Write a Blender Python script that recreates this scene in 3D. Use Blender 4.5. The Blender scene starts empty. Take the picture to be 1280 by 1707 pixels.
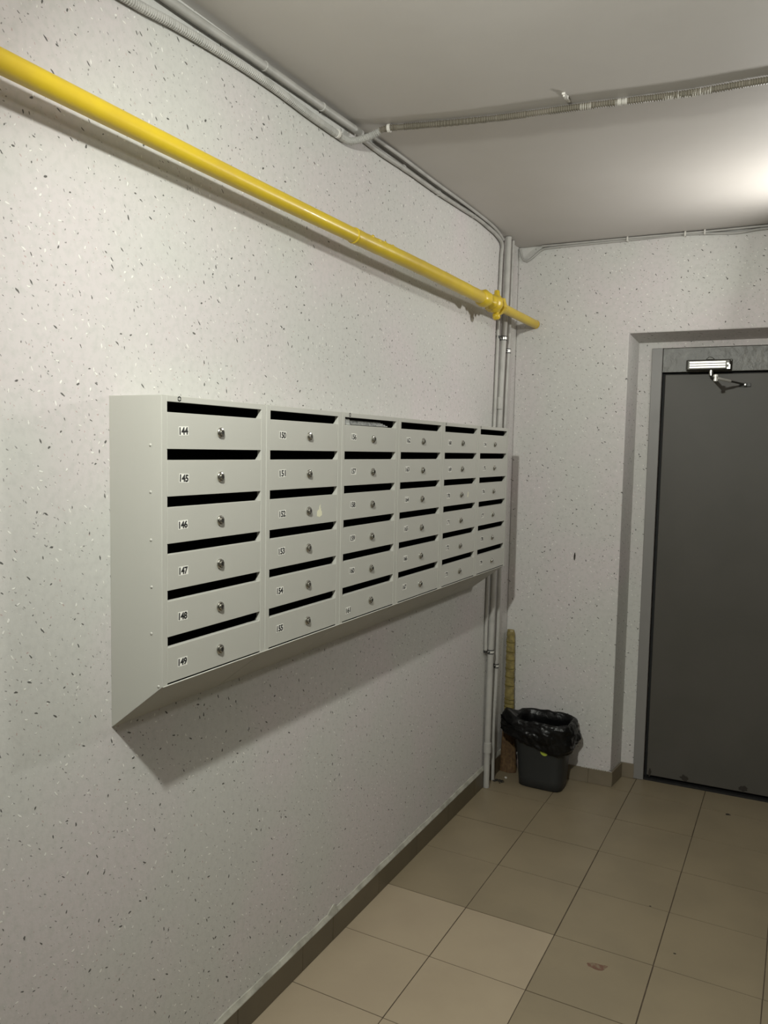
import bpy, bmesh, math, random
from mathutils import Vector, Matrix, noise
random.seed(7)
SC = bpy.context.scene
COL = SC.collection

# ------------------------------------------------------------------ camera
cam_data = bpy.data.cameras.new('camera')
cam = bpy.data.objects.new('camera', cam_data); COL.objects.link(cam)
cam_data.sensor_fit = 'HORIZONTAL'; cam_data.sensor_width = 36.0
cam_data.lens = 36.0 * 1314.4454 / 1280.0
cam_data.clip_start = 0.02
CP = Vector((1.35036, -3.95637, 1.68432))
yaw, pitch, roll = -0.4881, -0.0792, 0.0195
fw = Vector((math.sin(yaw)*math.cos(pitch), math.cos(yaw)*math.cos(pitch), math.sin(pitch)))
rt = Vector((math.cos(yaw), -math.sin(yaw), 0)); up = rt.cross(fw)
r2 = rt*math.cos(roll) + up*math.sin(roll); u2 = -rt*math.sin(roll) + up*math.cos(roll)
cam.matrix_world = Matrix(((r2.x, u2.x, -fw.x, CP.x), (r2.y, u2.y, -fw.y, CP.y), (r2.z, u2.z, -fw.z, CP.z), (0, 0, 0, 1)))
SC.camera = cam

# ------------------------------------------------------------------ world, lamps, exposure
W = bpy.data.worlds.new('world'); SC.world = W; W.use_nodes = True
W.node_tree.nodes['Background'].inputs[0].default_value = (0.9, 0.92, 1.0, 1)
W.node_tree.nodes['Background'].inputs[1].default_value = 0.05
SC.view_settings.view_transform = 'Standard'; SC.view_settings.look = 'None'
SC.view_settings.gamma = 1.0; SC.view_settings.use_curve_mapping = False
SC.view_settings.exposure = 0.0

def lamp(name, kind, loc, energy, color, aim=None, size=0.1):
    d = bpy.data.lights.new(name, kind); d.energy = energy; d.color = color
    if kind == 'AREA':
        d.shape = 'DISK'; d.size = size
    else:
        d.shadow_soft_size = size
    o = bpy.data.objects.new(name, d); COL.objects.link(o); o.location = loc
    if aim:
        o.rotation_euler = Vector(aim).to_track_quat('-Z', 'Y').to_euler()
    return o
# the hall lamp behind and left above the camera: a lens throwing forward plus its all-round glow
lamp('hall_lamp_lens', 'AREA', (0.80, -3.39, 2.50), 44, (0.98, 1.0, 0.92), aim=(0.6, 1.0, -0.6), size=0.07)
lamp('hall_lamp_glow', 'POINT', (0.80, -3.39, 2.50), 14.5, (0.98, 1.0, 0.92), size=0.035)
# small lamp hanging above the door side of the hall, outside the frame
lamp('door_lamp', 'AREA', (1.50, -0.42, 2.33), 13.0, (1.0, 0.985, 0.93), aim=(-1, -1, 0.18), size=0.12)

# ------------------------------------------------------------------ materials
def mat(name, col, rough=0.5, metal=0.0, spec=0.5, bump=None, vary=None, coat=0.0):
    m = bpy.data.materials.new(name); m.use_nodes = True
    nt = m.node_tree; b = nt.nodes['Principled BSDF']
    b.inputs['Base Color'].default_value = (*col, 1); b.inputs['Roughness'].default_value = rough
    b.inputs['Metallic'].default_value = metal; b.inputs['Specular IOR Level'].default_value = spec
    b.inputs['Coat Weight'].default_value = coat
    tc = nt.nodes.new('ShaderNodeTexCoord')
    if vary:                       # (scale, second colour, amount low, amount high)
        n = nt.nodes.new('ShaderNodeTexNoise'); n.inputs['Scale'].default_value = vary[0]; n.inputs['Detail'].default_value = 5
        nt.links.new(tc.outputs['Object'], n.inputs['Vector'])
        cr = nt.nodes.new('ShaderNodeMapRange'); cr.inputs[1].default_value = vary[2]; cr.inputs[2].default_value = vary[3]
        nt.links.new(n.outputs['Fac'], cr.inputs[0])
        mx = nt.nodes.new('ShaderNodeMix'); mx.data_type = 'RGBA'
        mx.inputs[6].default_value = (*col, 1); mx.inputs[7].default_value = (*vary[1], 1)
        nt.links.new(cr.outputs[0], mx.inputs[0]); nt.links.new(mx.outputs[2], b.inputs['Base Color'])
    if bump:                       # (scale, strength, distance)
        n = nt.nodes.new('ShaderNodeTexNoise'); n.inputs['Scale'].default_value = bump[0]; n.inputs['Detail'].default_value = 4
        nt.links.new(tc.outputs['Object'], n.inputs['Vector'])
        bp = nt.nodes.new('ShaderNodeBump'); bp.inputs['Strength'].default_value = bump[1]; bp.inputs['Distance'].default_value = bump[2]
        nt.links.new(n.outputs['Fac'], bp.inputs['Height']); nt.links.new(bp.outputs[0], b.inputs['Normal'])
    return m

def plaster_mat():
    m = bpy.data.materials.new('speckled_plaster'); m.use_nodes = True
    nt = m.node_tree; N = nt.nodes.new; L = nt.links.new; b = nt.nodes['Principled BSDF']
    b.inputs['Roughness'].default_value = 0.75; b.inputs['Specular IOR Level'].default_value = 0.25
    tc = N('ShaderNodeTexCoord')
    sx = N('ShaderNodeSeparateXYZ'); L(tc.outputs['Object'], sx.inputs[0])
    def math_(op, a, bb=None, clamp=False):
        n = N('ShaderNodeMath'); n.operation = op; n.use_clamp = clamp
        for i, v in enumerate((a, bb)):
            if v is None: continue
            if isinstance(v, (int, float)): n.inputs[i].default_value = v
            else: L(v, n.inputs[i])
        return n.outputs[0]
    flat = N('ShaderNodeCombineXYZ')          # along the wall, up the wall
    L(math_('SUBTRACT', sx.outputs[0], sx.outputs[1]), flat.inputs[0])
    L(math_('ADD', sx.outputs[2], math_('MULTIPLY', math_('ADD', sx.outputs[0], sx.outputs[1]), .37)), flat.inputs[1])
    wn = N('ShaderNodeTexNoise'); wn.inputs['Scale'].default_value = 230; wn.inputs['Detail'].default_value = 2; L(flat.outputs[0], wn.inputs['Vector'])
    ws = N('ShaderNodeVectorMath'); ws.operation = 'MULTIPLY_ADD'; ws.inputs[1].default_value = (.0034, .0034, 0); L(wn.outputs['Color'], ws.inputs[0]); L(flat.outputs[0], ws.inputs[2])
    def flakes(scale, off, present, half_w, half_l, soft=0.35):
        """mask of scattered elongated chips, each turned its own way"""
        mp = N('ShaderNodeMapping'); mp.inputs['Location'].default_value = off
        L(ws.outputs[0], mp.inputs['Vector'])
        v = N('ShaderNodeTexVoronoi'); v.voronoi_dimensions = '2D'; v.inputs['Scale'].default_value = scale; v.inputs['Randomness'].default_value = 1.0
        L(mp.outputs[0], v.inputs['Vector'])
        sub = N('ShaderNodeVectorMath'); sub.operation = 'SUBTRACT'
        L(mp.outputs[0], sub.inputs[0]); L(v.outputs['Position'], sub.inputs[1])
        sp = N('ShaderNodeSeparateColor'); L(v.outputs['Color'], sp.inputs[0])
        rot = N('ShaderNodeVectorRotate'); rot.rotation_type = 'Z_AXIS'
        a = math_('MULTIPLY', sp.outputs[0], 6.28)
        L(sub.outputs[0], rot.inputs['Vector']); L(a, rot.inputs['Angle'])
        ms = N('ShaderNodeVectorMath'); ms.operation = 'MULTIPLY'; ms.inputs[1].default_value = (1/half_w, 1/half_l, 0)
        L(rot.outputs[0], ms.inputs[0])
        ln = N('ShaderNodeVectorMath'); ln.operation = 'LENGTH'; L(ms.outputs[0], ln.inputs[0])
        size = math_('ADD', math_('MULTIPLY', math_('MULTIPLY', sp.outputs[2], sp.outputs[2]), 1.05), 0.35)
        d = math_('SUBTRACT', size, ln.outputs['Value'])
        d = math_('DIVIDE', d, soft, clamp=True)
        pr = math_('LESS_THAN', sp.outputs[1], present)
        return math_('MULTIPLY', d, pr), sp
    def layer(prev, colr, fac):
        mx = N('ShaderNodeMix'); mx.data_type = 'RGBA'
        if isinstance(colr, tuple): mx.inputs[7].default_value = (*colr, 1)
        else: L(colr, mx.inputs[7])
        if isinstance(prev, tuple): mx.inputs[6].default_value = (*prev, 1)
        else: L(prev, mx.inputs[6])
        L(fac, mx.inputs[0]); return mx.outputs[2]
    def nz(scale, lo, hi, detail=2):
        n = N('ShaderNodeTexNoise'); n.inputs['Scale'].default_value = scale; n.inputs['Detail'].default_value = detail
        L(tc.outputs['Object'], n.inputs['Vector'])
        r = N('ShaderNodeMapRange'); r.inputs[1].default_value = lo; r.inputs[2].default_value = hi; L(n.outputs['Fac'], r.inputs[0])
        return r.outputs[0], n.outputs['Fac']
    f1, _ = nz(2.3, 0.42, 0.62)
    c = layer((0.575, 0.570, 0.545), (0.603, 0.562, 0.562), f1)
    f2, _ = nz(60, 0.45, 0.95, 3)
    c = layer(c, (0.50, 0.495, 0.475), f2)
    w, _ = flakes(46, (3.1, 0.2, 7.7), 0.45, 0.0016, 0.0042)
    c = layer(c, (0.86, 0.85, 0.81), math_('MULTIPLY', w, 0.75))
    p, _ = flakes(60, (9.3, 5.2, 1.7), 0.20, 0.0011, 0.0024)
    c = layer(c, (0.42, 0.25, 0.24), math_('MULTIPLY', p, 0.6))
    s, _ = flakes(80, (1.3, 8.2, 4.7), 0.30, 0.0011, 0.0026)
    c = layer(c, (0.16, 0.155, 0.15), math_('MULTIPLY', s, 0.8))
    g, sp = flakes(34, (0.0, 0.0, 0.0), 0.50, 0.0018, 0.0046)
    c = layer(c, (0.075, 0.072, 0.066), math_('MULTIPLY', g, 0.92))
    L(c, b.inputs['Base Color'])
    _, fine = nz(140, 0, 1, 3); _, big = nz(22, 0, 1, 2)
    h = math_('ADD', math_('MULTIPLY', fine, 0.28), math_('MULTIPLY', big, 0.45))
    h = math_('ADD', h, math_('MULTIPLY', w, 0.5)); h = math_('ADD', h, math_('MULTIPLY', g, 0.3))
    bp = N('ShaderNodeBump'); bp.inputs['Strength'].default_value = 0.55; bp.inputs['Distance'].default_value = 0.0022
    L(h, bp.inputs['Height']); L(bp.outputs[0], b.inputs['Normal'])
    return m

M = {}
M['plaster'] = plaster_mat()
M['dimwall'] = mat('low_bounce_wall_paint', (0.16, 0.155, 0.14), 0.7)  # unseen right and rear walls, colour darkened to cut bounced light
M['ceiling'] = mat('ceiling_paint', (0.50, 0.475, 0.45), 0.6, bump=(9, 0.25, 0.004), vary=(1.6, (0.46, 0.435, 0.41), .35, .65))
M['rawplaster'] = mat('bare_putty', (0.46, 0.45, 0.39), 0.8, bump=(60, 0.6, 0.003), vary=(18, (0.30, 0.29, 0.25), .4, .65))
M['tile_dark'] = mat('taupe_glazed_tile', (0.268, 0.218, 0.143), 0.38, vary=(4, (0.245, 0.20, 0.132), .4, .6), bump=(45, .10, .001))
M['tile_light'] = mat('beige_glazed_tile', (0.385, 0.315, 0.222), 0.38, vary=(4, (0.365, 0.297, 0.21), .4, .6), bump=(45, .10, .001))
M['grout'] = mat('dark_grout', (0.070, 0.050, 0.032), 0.9, vary=(20, (0.12, 0.09, 0.06), .5, .7))
M['base_tile'] = mat('brown_baseboard_tile', (0.115, 0.093, 0.058), 0.35, vary=(6, (0.10, 0.082, 0.052), .4, .6))
M['base_tile_back'] = mat('tan_baseboard_tile', (0.20, 0.165, 0.118), 0.35, vary=(6, (0.175, 0.145, 0.10), .4, .6))
M['steel'] = mat('grey_powder_coat', (0.46, 0.455, 0.415), 0.42, spec=.45, bump=(500, .08, .0004))
M['cavity'] = mat('slot_shade_sheet', (0.012, 0.012, 0.011), 0.8, spec=.1)  # near-black colour carries the shade inside the mail slots
M['chrome'] = mat('chrome', (0.55, 0.54, 0.50), 0.18, metal=1.0)
M['darkmetal'] = mat('keyhole_metal', (0.03, 0.03, 0.028), 0.4, metal=.6)
M['paper'] = mat('label_paper', (0.80, 0.79, 0.74), 0.6)
M['ink'] = mat('black_print', (0.012, 0.012, 0.012), 0.6)
M['tape'] = mat('yellowed_tape', (0.72, 0.70, 0.52), 0.5)
M['news'] = mat('newsprint', (0.72, 0.74, 0.72), 0.7, vary=(90, (0.40, 0.42, 0.42), .5, .6))
M['yellow'] = mat('yellow_gloss_paint', (0.62, 0.45, 0.020), 0.36, spec=.45, bump=(35, .25, .0015), vary=(5, (0.56, 0.395, 0.028), .4, .6), coat=.1)
M['pipe'] = mat('grey_painted_pipe', (0.44, 0.43, 0.405), 0.42, bump=(60, .25, .001), vary=(14, (0.38, 0.37, 0.35), .45, .65))
M['conduit'] = mat('grey_painted_conduit', (0.40, 0.39, 0.37), 0.5, bump=(60, .3, .001), vary=(14, (0.33, 0.325, 0.305), .45, .65))
M['conduit_bare'] = mat('dusty_brown_conduit', (0.135, 0.12, 0.092), 0.5, vary=(13, (0.17, 0.15, 0.12), .45, .6))
M['clamp'] = mat('black_clamp', (0.03, 0.03, 0.03), 0.45)
M['doorpaint'] = mat('dark_grey_door_paint', (0.085, 0.079, 0.070), 0.48, spec=.35, bump=(12, .12, .002), vary=(3, (0.078, 0.073, 0.064), .4, .6))
M['frame'] = mat('grey_frame_paint', (0.222, 0.214, 0.207), 0.45, bump=(30, .15, .001))
M['lintel'] = mat('brushed_grey_lintel', (0.105, 0.101, 0.088), 0.40, bump=(28, .7, .004), vary=(11, (0.22, 0.215, 0.195), .5, .68))
M['gap'] = mat('gap_shade_black', (0.01, 0.01, 0.01), 0.7)  # black stands in for the shade in the gaps round the door leaf
M['alu'] = mat('bright_aluminium', (0.80, 0.79, 0.75), 0.35, metal=.35)
M['housing'] = mat('dark_closer_housing', (0.06, 0.058, 0.05), 0.4, metal=.4)
M['bin'] = mat('charcoal_plastic', (0.024, 0.026, 0.027), 0.5)
M['bag'] = mat('black_bin_liner', (0.003, 0.003, 0.0033), 0.33, spec=.32, bump=(55, .5, .005))
M['green'] = mat('lime_sticker', (0.42, 0.50, 0.06), 0.5)
M['straw'] = mat('olive_yellow_straw', (0.29, 0.235, 0.085), 0.35, vary=(40, (0.19, 0.15, 0.06), .4, .6))
M['straw_low'] = mat('brown_straw', (0.16, 0.095, 0.040), 0.7, vary=(60, (0.10, 0.055, 0.025), .4, .6))
M['tapeband'] = mat('olive_binding', (0.16, 0.125, 0.03), 0.4)
M['soot'] = mat('dark_dirt', (0.03, 0.025, 0.02), 0.9)
M['stain'] = mat('red_brown_stain', (0.155, 0.075, 0.050), 0.6, vary=(60, (0.215, 0.165, 0.11), .45, .6))
M['splash'] = mat('greyed_white_paint', (0.42, 0.40, 0.365), 0.8)
M['white'] = mat('white_plaster_scrap', (0.60, 0.58, 0.54), 0.8)

# ------------------------------------------------------------------ mesh helpers
def new_obj(name, bm, mats, parent=None, smooth=False, bevel=0.0, seg=2):
    me = bpy.data.meshes.new(name)
    bmesh.ops.recalc_face_normals(bm, faces=bm.faces[:])
    bm.to_mesh(me); bm.free()
    if not isinstance(mats, (list, tuple)): mats = [mats]
    for m in mats: me.materials.append(m)
    if smooth:
        for p in me.polygons: p.use_smooth = True
    o = bpy.data.objects.new(name, me); COL.objects.link(o)
    if parent: o.parent = parent
    if bevel:
        md = o.modifiers.new('bevel', 'BEVEL'); md.width = bevel; md.segments = seg; md.limit_method = 'ANGLE'
        md.angle_limit = math.radians(40)
    return o
def box(bm, a, b, mi=0, tf=None):
    x0, y0, z0 = a; x1, y1, z1 = b
    c = [(x0,y0,z0),(x1,y0,z0),(x1,y1,z0),(x0,y1,z0),(x0,y0,z1),(x1,y0,z1),(x1,y1,z1),(x0,y1,z1)]
    v = [bm.verts.new(tf(*p) if tf else p) for p in c]
    for f in ((0,3,2,1),(4,5,6,7),(0,1,5,4),(1,2,6,5),(2,3,7,6),(3,0,4,7)):
        bm.faces.new([v[i] for i in f]).material_index = mi
def prism(bm, poly, axis, a, b, mi=0, tf=None):
    """extrude a 2-D polygon between a and b along an axis ('x','y','z')"""
    def P(p, t):
        q = {'x': (t, p[0], p[1]), 'y': (p[0], t, p[1]), 'z': (p[0], p[1], t)}[axis]
        return tf(*q) if tf else q
    A = [bm.verts.new(P(p, a)) for p in poly]; B = [bm.verts.new(P(p, b)) for p in poly]
    n = len(poly)
    bm.faces.new(A).material_index = mi; bm.faces.new(B[::-1]).material_index = mi
    for i in range(n):
        bm.faces.new((A[i], A[(i+1) % n], B[(i+1) % n], B[i])).material_index = mi
def lathe(bm, prof, org, axis, seg=20, mi=0):
    """prof: list of (distance along axis, radius)"""
    ax = Vector(axis).normalized(); u = ax.orthogonal().normalized(); v = ax.cross(u); org = Vector(org)
    rings = []
    for t, r in prof:
        rings.append([bm.verts.new(org + ax*t + (u*math.cos(2*math.pi*k/seg) + v*math.sin(2*math.pi*k/seg))*max(r, 1e-5)) for k in range(seg)])
    for a, b in zip(rings, rings[1:]):
        for k in range(seg):
            bm.faces.new((a[k], a[(k+1) % seg], b[(k+1) % seg], b[k])).material_index = mi
    cap(bm, rings[0], mi); cap(bm, rings[-1][::-1], mi)
def cap(bm, ring, mi=0):
    bm.faces.new([bm.verts.new(v.co) for v in ring]).material_index = mi
def smooth_path(pts, step):
    pts = [Vector(p) for p in pts]; P = [pts[0]*2-pts[1]] + pts + [pts[-1]*2-pts[-2]]; out = []
    for i in range(1, len(P)-2):
        a, b, c, d = P[i-1:i+3]; n = max(1, int(round((c-b).length/step)))
        for k in range(n):
            t = k/n
            out.append(0.5*((2*b) + (c-a)*t + (2*a-5*b+4*c-d)*t*t + (3*b-a-3*c+d)*t**3))
    out.append(pts[-1]); return out
def tube(bm, pts, r, seg=10, step=0.03, rf=None, mi=0):
    path = smooth_path(pts, step); n = len(path); rings = []
    t0 = (path[1]-path[0]).normalized(); u = t0.orthogonal().normalized(); s = 0
    for i, p in enumerate(path):
        t = (path[min(i+1, n-1)]-path[max(i-1, 0)]).normalized()
        u = (u - t*u.dot(t)).normalized(); v = t.cross(u)
        if i: s += (p-path[i-1]).length
        rr = rf(s, p) if rf else r
        rings.append([bm.verts.new(p + (u*math.cos(2*math.pi*k/seg)+v*math.sin(2*math.pi*k/seg))*rr) for k in range(seg)])
    for a, b in zip(rings, rings[1:]):
        for k in range(seg):
            bm.faces.new((a[k], a[(k+1) % seg], b[(k+1) % seg], b[k])).material_index = mi
    cap(bm, rings[0][::-1], mi); cap(bm, rings[-1], mi)
def BM(): return bmesh.new()
def thing(name, label, cat, loc=(0, 0, 0), group=None):
    o = bpy.data.objects.new(name, None); COL.objects.link(o); o.location = loc; o.empty_display_size = .05
    o['label'] = label; o['category'] = cat
    if group: o['group'] = group
    return o
def tag(o, label, cat, group=None):
    o['label'] = label; o['category'] = cat
    if group: o['group'] = group
    return o
def struct(o): o['kind'] = 'structure'; return o
_tm = {}
def text_mesh(bm, s, height, width, place, mi, bold=0.038):
    """flat digits: place(u, v) maps text coordinates (centred) to a point"""
    if s not in _tm:
        cu = bpy.data.curves.new('t', 'FONT'); cu.body = s; cu.size = 1.0; cu.offset = bold
        cu.resolution_u = 3; cu.space_character = 0.92
        ob = bpy.data.objects.new('t', cu); COL.objects.link(ob)
        dg = bpy.context.evaluated_depsgraph_get(); dg.update()
        me = bpy.data.meshes.new_from_object(ob.evaluated_get(dg))
        _tm[s] = ([tuple(v.co) for v in me.vertices], [tuple(p.vertices) for p in me.polygons])
        bpy.data.objects.remove(ob); bpy.data.curves.remove(cu); bpy.data.meshes.remove(me)
    vs, fs = _tm[s]
    x0 = min(v[0] for v in vs); x1 = max(v[0] for v in vs); y0 = min(v[1] for v in vs); y1 = max(v[1] for v in vs)
    nv = [bm.verts.new(place((v[0]-(x0+x1)/2)/(x1-x0)*width, (v[1]-(y0+y1)/2)/(y1-y0)*height)) for v in vs]
    for f in fs:
        try: bm.faces.new([nv[i] for i in f]).material_index = mi
        except ValueError: pass

H = 2.725                      # ceiling height
XR, YR = 2.15, -5.0            # right and rear walls
ANG = math.atan(0.0502); CA, SA = math.cos(ANG), math.sin(ANG)
def B(u, d, z):                # back-wall coordinates: along the wall, depth behind its face, height
    return (u*CA - d*SA, u*SA + d*CA, z)

# ------------------------------------------------------------------ room shell
bm = BM(); box(bm, (-0.15, YR-.15, -.0), (0, .2, H)); struct(new_obj('wall_left', bm, M['plaster']))
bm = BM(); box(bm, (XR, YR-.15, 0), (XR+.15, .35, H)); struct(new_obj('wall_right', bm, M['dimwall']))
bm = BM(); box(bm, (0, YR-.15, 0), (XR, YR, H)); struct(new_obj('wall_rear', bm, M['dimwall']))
bm = BM(); box(bm, (-.15, YR-.15, H), (XR+.15, .55, H+.12)); struct(new_obj('ceiling', bm, M['ceiling']))
N0, N1, NT, ND = 0.566, 1.80, 2.268, 0.165        # niche around the door (local d)
F0, FT = 0.655, 2.213
bm = BM()
prism(bm, [(0, 0), (N0, 0), (N0, NT), (N1, NT), (N1, 0), (2.19, 0), (2.19, H), (0, H)], 'y', 0, ND+.10, tf=B)
wb = new_obj('wall_back', bm, M['plaster'], bevel=.006); struct(wb)
bm = BM()
prism(bm, [(N0, 0), (F0, 0), (F0, FT), (1.70, FT), (1.70, 0), (N1, 0), (N1, NT), (N0, NT)], 'y', ND, ND+.10, tf=B)
prism(bm, [(N0-.001, .0015), (N0+.026, ND), (N0-.001, ND)], 'z', 0, NT, tf=B)            # splayed reveal
prism(bm, [(.0015, NT+.001), (ND, NT+.001), (ND, 2.242)], 'x', N0-.001, N1, tf=B)        # sloping soffit
new_obj('niche_lining', bm, M['plaster'], wb)
bm = BM()                       # long dark gouge in the back wall
prism(bm, [(.340, 1.145), (.344, 1.139), (.347, 1.150), (.348, 1.166), (.345, 1.182), (.341, 1.176), (.339, 1.160)], 'y', -.0012, .002, tf=B)
new_obj('gouge', bm, M['soot'], wb)

# floor slab with separate tiles
bm = BM(); box(bm, (-.15, YR-.15, -.10), (XR+.15, .55, -.0013)); fl = struct(new_obj('floor', bm, M['grout']))
xj = [0.006, 0.333, 0.6655, 0.9985, 1.325, 1.655, 1.985, 2.145]
yj = [-4.955, -4.63, -4.30, -3.97, -3.64, -3.31, -2.98, -2.645, -2.315, -1.985, -1.657, -1.333, -0.985, -0.661, -0.325, 0.006, 0.335]
g = .0017
cnt = 0
for i in range(len(xj)-1):
    for j in range(len(yj)-1):
        gx = g*random.uniform(.7, 1.4); sh = -.006*(i-1)*0.5
        x0, x1 = xj[i]+gx, xj[i+1]-gx; y0, y1 = yj[j]+g*random.uniform(.7, 1.3), yj[j+1]-g*random.uniform(.7, 1.3)
        ymax = x0*SA/CA + (ND+.02 if x1 > N0+.05 else -.012)
        if y0 > ymax-.01: continue
        bm = BM(); z = random.uniform(-.0004, .0004)
        if x0 < N0 < x1 and y1 > 0:       # cut round the wall corner
            yb = -.004
            poly = [(x0, y0), (x1, y0), (x1, min(y1, .19)), (N0+.004, min(y1, .19)), (N0+.004, .02), (x0, .02-.004)]
            if y0 > 0: poly = [(N0+.004, y0), (x1, y0), (x1, min(y1, .19)), (N0+.004, min(y1, .19))]
        else:
            if y0 > 0 and x1 < N0: continue
            yy = min(y1, .30 if x0 > N0 else .016)
            poly = [(x0, y0), (x1, y0), (x1, yy), (x0, yy)]
        prism(bm, poly, 'z', -.006, z)
        light = i < 2 and yj[j+1] < -1.3
        new_obj('tile', bm, M['tile_light'] if light else M['tile_dark'], fl)
# stains on the floor
def blob(cx, cy, rx, ry, seed, z=.0006, n=22, rot=0.0, jag=.3):
    out = []
    for k in range(n):
        a = 2*math.pi*k/n
        r = 1 + jag*noise.noise(Vector((math.cos(a)*1.7+seed, math.sin(a)*1.7, seed)))*1.6
        x, y = rx*r*math.cos(a), ry*r*math.sin(a)
        out.append((cx+x*math.cos(rot)-y*math.sin(rot), cy+x*math.sin(rot)+y*math.cos(rot)))
    return out
bm = BM(); prism(bm, blob(.836, -1.43, .034, .016, 3.1, rot=.2), 'z', .0002, .0007)
o = new_obj('stain', bm, M['stain'], fl); o['label'] = 'small reddish brown stain on a floor tile'
for (x, y, r) in ((1.052, -1.231, .004), (1.12, -.009, .012), (.93, -.98, .004)):
    bm = BM(); prism(bm, blob(x, y, r, r*.7, x*9), 'z', .0002, .0007); new_obj('dirt_spot', bm, M['soot'], fl)

# baseboards (tiles, each a piece) with a putty fillet along the left one
bl = struct(bpy.data.objects.new('baseboard_left', None)); COL.objects.link(bl)
ys = [-4.9, -4.57, -4.24, -3.91, -3.58, -3.25, -2.92, -2.59, -2.26, -1.93, -1.745, -1.415, -1.085, -.755, -.425, -.115, -.012]
for a, b2 in zip(ys, ys[1:]):
    bm = BM(); box(bm, (0.0005, a+.0008, 0.0005), (.0105+random.uniform(-.0005, .0005), b2-.0008, .086))
    new_obj('tile', bm, M['base_tile'], bl, bevel=.001, seg=1)
bm = BM(); ring = []
n = 240
for k in range(n+1):
    y = -4.9 + 4.88*k/n
    t = .104 + .006*noise.noise(Vector((y*9, 0, 3))) + .004*noise.noise(Vector((y*40, 1, 3)))
    t += .022*math.exp(-((y+1.735)/.016)**2)
    ring.append([bm.verts.new(p) for p in ((.0, y, t), (.0035, y, t-.001), (.0108, y, .089+.001*noise.noise(Vector((y*30, 5, 1)))), (.0108, y, .0862), (0, y, .0862))])
for a, b2 in zip(ring, ring[1:]):
    for k in range(5): bm.faces.new((a[k], a[(k+1) % 5], b2[(k+1) % 5], b2[k]))
new_obj('putty_fillet', bm, M['rawplaster'], bl)
bb = struct(bpy.data.objects.new('baseboard_back', None)); COL.objects.link(bb)
for (a, b2) in ((.012, .128), (.1285, .4565), (.457, N0+.010)):
    bm = BM(); box(bm, (a, -.0105, 0.0005), (b2, -.0005, .076), tf=B); new_obj('tile', bm, M['base_tile_back'], bb, bevel=.001, seg=1)
bm = BM(); prism(bm, [(N0+.0010, .0003), (N0+.0105, .0003), (N0+.0345, ND-.012), (N0+.0250, ND-.012)], 'z', .0005, .076, tf=B); new_obj('tile', bm, M['base_tile_back'], bb, bevel=.001, seg=1)
bm = BM(); box(bm, (N0+.0265, ND-.0115, 0.0005), (F0+.0045, ND-.0015, .076), tf=B); new_obj('tile', bm, M['base_tile_back'], bb, bevel=.001, seg=1)
bm = BM()
for k in range(26):            # crumbs of plaster along the top of the back baseboard
    u = random.uniform(.42, N0+.005); s = random.uniform(.0015, .004)
    box(bm, (u, -.009, .0762), (u+s*1.6, -.009+s*1.5, .0762+s), tf=B)
o = new_obj('plaster_crumbs', bm, M['white'], bb); o['kind'] = 'stuff'

# ------------------------------------------------------------------ door
dr = struct(bpy.data.objects.new('door_1', None)); COL.objects.link(dr); dr.location = B(F0, ND, 0)
dinv = Vector(dr.location)
def BD(u, d, z): return tuple(Vector(B(u, d, z)) - dinv)
J1 = .707
bm = BM(); box(bm, (F0+.001, ND-.008, .001), (J1, ND+.06, FT-.001), tf=BD); new_obj('jamb', bm, M['frame'], dr, bevel=.002)
bm = BM(); box(bm, (1.665, ND-.008, .001), (1.699, ND+.06, FT-.001), tf=BD); new_obj('jamb', bm, M['frame'], dr, bevel=.002)
bm = BM(); box(bm, (J1+.0005, ND+.004, 2.094), (1.6645, ND+.06, FT-.001), tf=BD); new_obj('head_panel', bm, M['lintel'], dr, bevel=.002)
bm = BM(); box(bm, (J1+.0005, ND+.045, .001), (1.6645, ND+.06, 2.0935), tf=BD); new_obj('rebate', bm, M['gap'], dr)
bm = BM(); box(bm, (.7215, ND+.010, .026), (1.652, ND+.044, 2.083), tf=BD); new_obj('leaf', bm, M['doorpaint'], dr, bevel=.003)
bm = BM(); box(bm, (J1+.0005, ND+.002, .0005), (1.6645, ND+.0445, .010), tf=BD); new_obj('threshold', bm, M['gap'], dr)
bm = BM()
prism(bm, [(J1+.001, 2.0945), (.80, 2.0945), (.80, 2.104), (.76, 2.1), (J1+.001, 2.099)], 'y', ND+.001, ND+.0045, tf=BD)
new_obj('weld_strip', bm, M['lintel'], dr)
for (u, z, a, c) in ((.905, .045, .020, .014), (1.178, .045, .02, .014), (.737, .04, .007, .020)):   # rusty scuffs low on the leaf
    bm = BM(); prism(bm, blob(u, z, a, c, u*7), 'y', ND+.0092, ND+.0101, tf=BD); new_obj('scuff', bm, M['soot'], dr)

# ------------------------------------------------------------------ door closer
cl = thing('door_closer', 'metal door closer with bright ribbed cover above the grey door', 'door closer', B(.92, ND, 2.10))
cinv = Vector(cl.location)
def BC(u, d, z): return tuple(Vector(B(u, d, z)) - cinv)
bm = BM(); box(bm, (.818, ND-.010, 2.098), (1.026, ND+.0035, 2.150), tf=BC)
prism(bm, [(.905, 2.149), (.915, 2.160), (.925, 2.165), (.938, 2.160), (.95, 2.149)], 'y', ND-.006, ND+.0035, tf=BC)
new_obj('mounting_plate', bm, M['housing'], cl, bevel=.003)
bm = BM(); box(bm, (.824, ND-.050, 2.096), (1.020, ND-.0105, 2.146), tf=BC); new_obj('body', bm, M['housing'], cl, bevel=.006, seg=3)
for k in range(3):
    z = 2.1040 + k*.0116
    bm = BM(); box(bm, (.836, ND-.057, z), (1.000, ND-.0505, z+.0107), tf=BC); new_obj('cover_rib', bm, M['alu'], cl, bevel=.002)
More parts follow.
